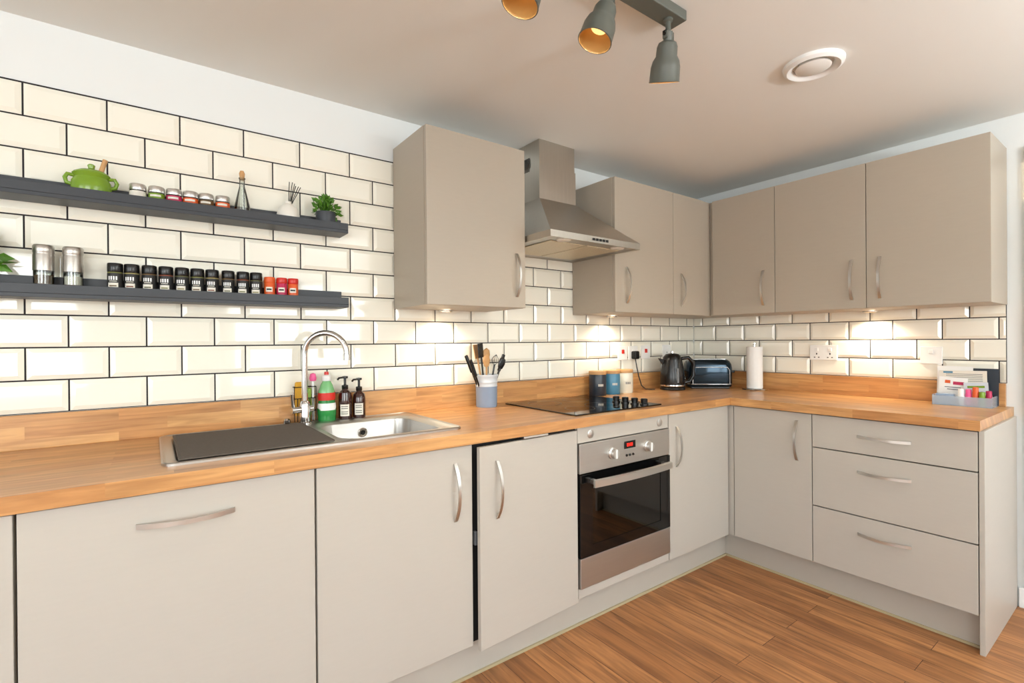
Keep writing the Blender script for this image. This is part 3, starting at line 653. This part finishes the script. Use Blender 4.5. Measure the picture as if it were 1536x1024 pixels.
# ---------------------------------------------------------------- ceiling fittings
RXP=Matrix.Rotation(math.pi,4,'X')
x,y=2.312,-1.294; g=grp("ceiling_air_vent",(x,y,H))
lathe("ring",[(.100,0),(.098,.012),(.086,.020),(.072,.014),(.066,.004),(.066,0)],M_white,(x,y,H),g,48,M=RXP)
lathe("disc",[(.050,.0),(.056,.010),(.058,.014),(.052,.018),(0,.019)],M_ceil,(x,y,H),g,48,M=RXP)
g=grp("ceiling_spotlight_track",(1.32,-1.17,H))
TY=-1.17
box("track_bar",(1.02,TY-.030,H-.032),(1.665,TY+.030,H),M_spotg,g,.003)
def head(hx,d,hz=2.165):
    d=Vector(d).normalized(); piv=Vector((hx,TY,hz))
    lathe("stem",[(.014,0),(.014,.006),(.008,.010),(.008,.05)],M_spotg,(hx,TY,H-.032),g,16,M=RXP)
    Q=rot_to(d)
    for s in (-1,1):
        box("yoke",(hx+s*.016-.002,TY-.008,hz-.012),(hx+s*.016+.002,TY+.008,H-.070),M_spotg,g,.001)
    box("yoke_top",(hx-.018,TY-.008,H-.076),(hx+.018,TY+.008,H-.070),M_spotg,g,.001)
    tube("pivot",[(hx-.022,TY,hz),(hx+.022,TY,hz)],.005,M_black,g)
    lathe("bell",[(0,-.012),(.012,-.012),(.014,.0),(.014,.012),(.026,.018),(.031,.030),(.032,.055),(.040,.068),(.0445,.085),(.046,.125),(.0475,.127),(.0445,.128),(.043,.090),(.037,.072),(.028,.055),(0,.050)],[M_spotg,M_spotin],piv,g,36,M=Q,mis=[0]*11+[1]*4)
    b=piv+d*.070
    lathe("bulb",[(0,.0),(.016,.0),(.024,.012),(.022,.018),(0,.022)],M_bulb,b,g,20,M=Q)
    ld=bpy.data.lights.new("spot_lamp",'SPOT'); ld.energy=8; ld.color=(1,.84,.62); ld.spot_size=math.radians(110); ld.spot_blend=.7; ld.shadow_soft_size=.02
    lo=bpy.data.objects.new("spot_lamp",ld); lo.location=piv+d*.100; lo.rotation_euler=(-d).to_track_quat('Z','Y').to_euler(); link(lo,g)
head(1.612,(.30,.36,-1)); head(1.345,(-.36,.10,-1)); head(1.085,(-.33,.10,-1))
# ---------------------------------------------------------------- under-cabinet downlights
def puck(x,y,e=2.2):
    g=grp("under_cabinet_light",(x,y,UZ0-.003))
    lathe("body",[(.034,0),(.034,.008),(.031,.011),(.024,.011)],M_satin,(x,y,UZ0-.0005),g,28,M=RXP)
    lathe("lens",[(0,.0095),(.026,.0095)],M_lampglow,(x,y,UZ0),g,24,M=RXP)
    ld=bpy.data.lights.new("lamp",'SPOT'); ld.energy=e; ld.color=(1,.87,.68); ld.spot_size=math.radians(140); ld.spot_blend=.8; ld.shadow_soft_size=.02
    lo=bpy.data.objects.new("lamp",ld); lo.location=(x,y,UZ0-.014); link(lo,g)
puck(1.43,-.085,9); puck(2.56,-.085,9); puck(3.44,-1.11,12)
# ---------------------------------------------------------------- daylight through the windows, plus fill added at rear right
def area(name,loc,rot,sx,sy,e,c):
    ld=bpy.data.lights.new(name,'AREA'); ld.shape='RECTANGLE'; ld.size=sx; ld.size_y=sy; ld.energy=e; ld.color=c
    o=bpy.data.objects.new(name,ld); o.location=loc; o.rotation_euler=rot; COL.objects.link(o)
area("daylight_rear",(-1.15,WY0-.02,1.4),(math.radians(90),0,0),1.75,1.2,64,(.93,.97,1))
area("added_fill_rear_right",(1.85,WY0-.02,1.4),(math.radians(90),0,0),1.55,1.2,38,(.95,.98,1))  # fill light added to balance the dimmer right side
area("daylight_side",(WX0-.02,-2.5,1.4),(math.radians(90),0,math.radians(-90)),1.65,1.2,36,(.90,.95,1))
w=bpy.data.worlds.new("world"); sc.world=w; w.use_nodes=True
nt=w.node_tree; sk=nt.nodes.new("ShaderNodeTexSky"); nt.links.new(sk.outputs[0],nt.nodes["Background"].inputs[0]); nt.nodes["Background"].inputs[1].default_value=.3
# ---------------------------------------------------------------- camera
f=736.35; yaw=.62506; pitch=-.00242; ro=-.00791
fw=Vector((math.sin(yaw)*math.cos(pitch),math.cos(yaw)*math.cos(pitch),math.sin(pitch)))
r=Vector((math.cos(yaw),-math.sin(yaw),0)); u=r.cross(fw)
r2=r*math.cos(ro)+u*math.sin(ro); u2=-r*math.sin(ro)+u*math.cos(ro)
cd=bpy.data.cameras.new("camera"); cd.sensor_width=36; cd.lens=f/1536*36; cd.shift_x=10.175/1536; cd.shift_y=.8/1536; cd.clip_start=.05
co=bpy.data.objects.new("camera",cd); COL.objects.link(co)
Mx=Matrix((r2,u2,-fw)).transposed().to_4x4(); Mx.translation=Vector((.31567,-2.0977,1.23179)); co.matrix_world=Mx
sc.camera=co
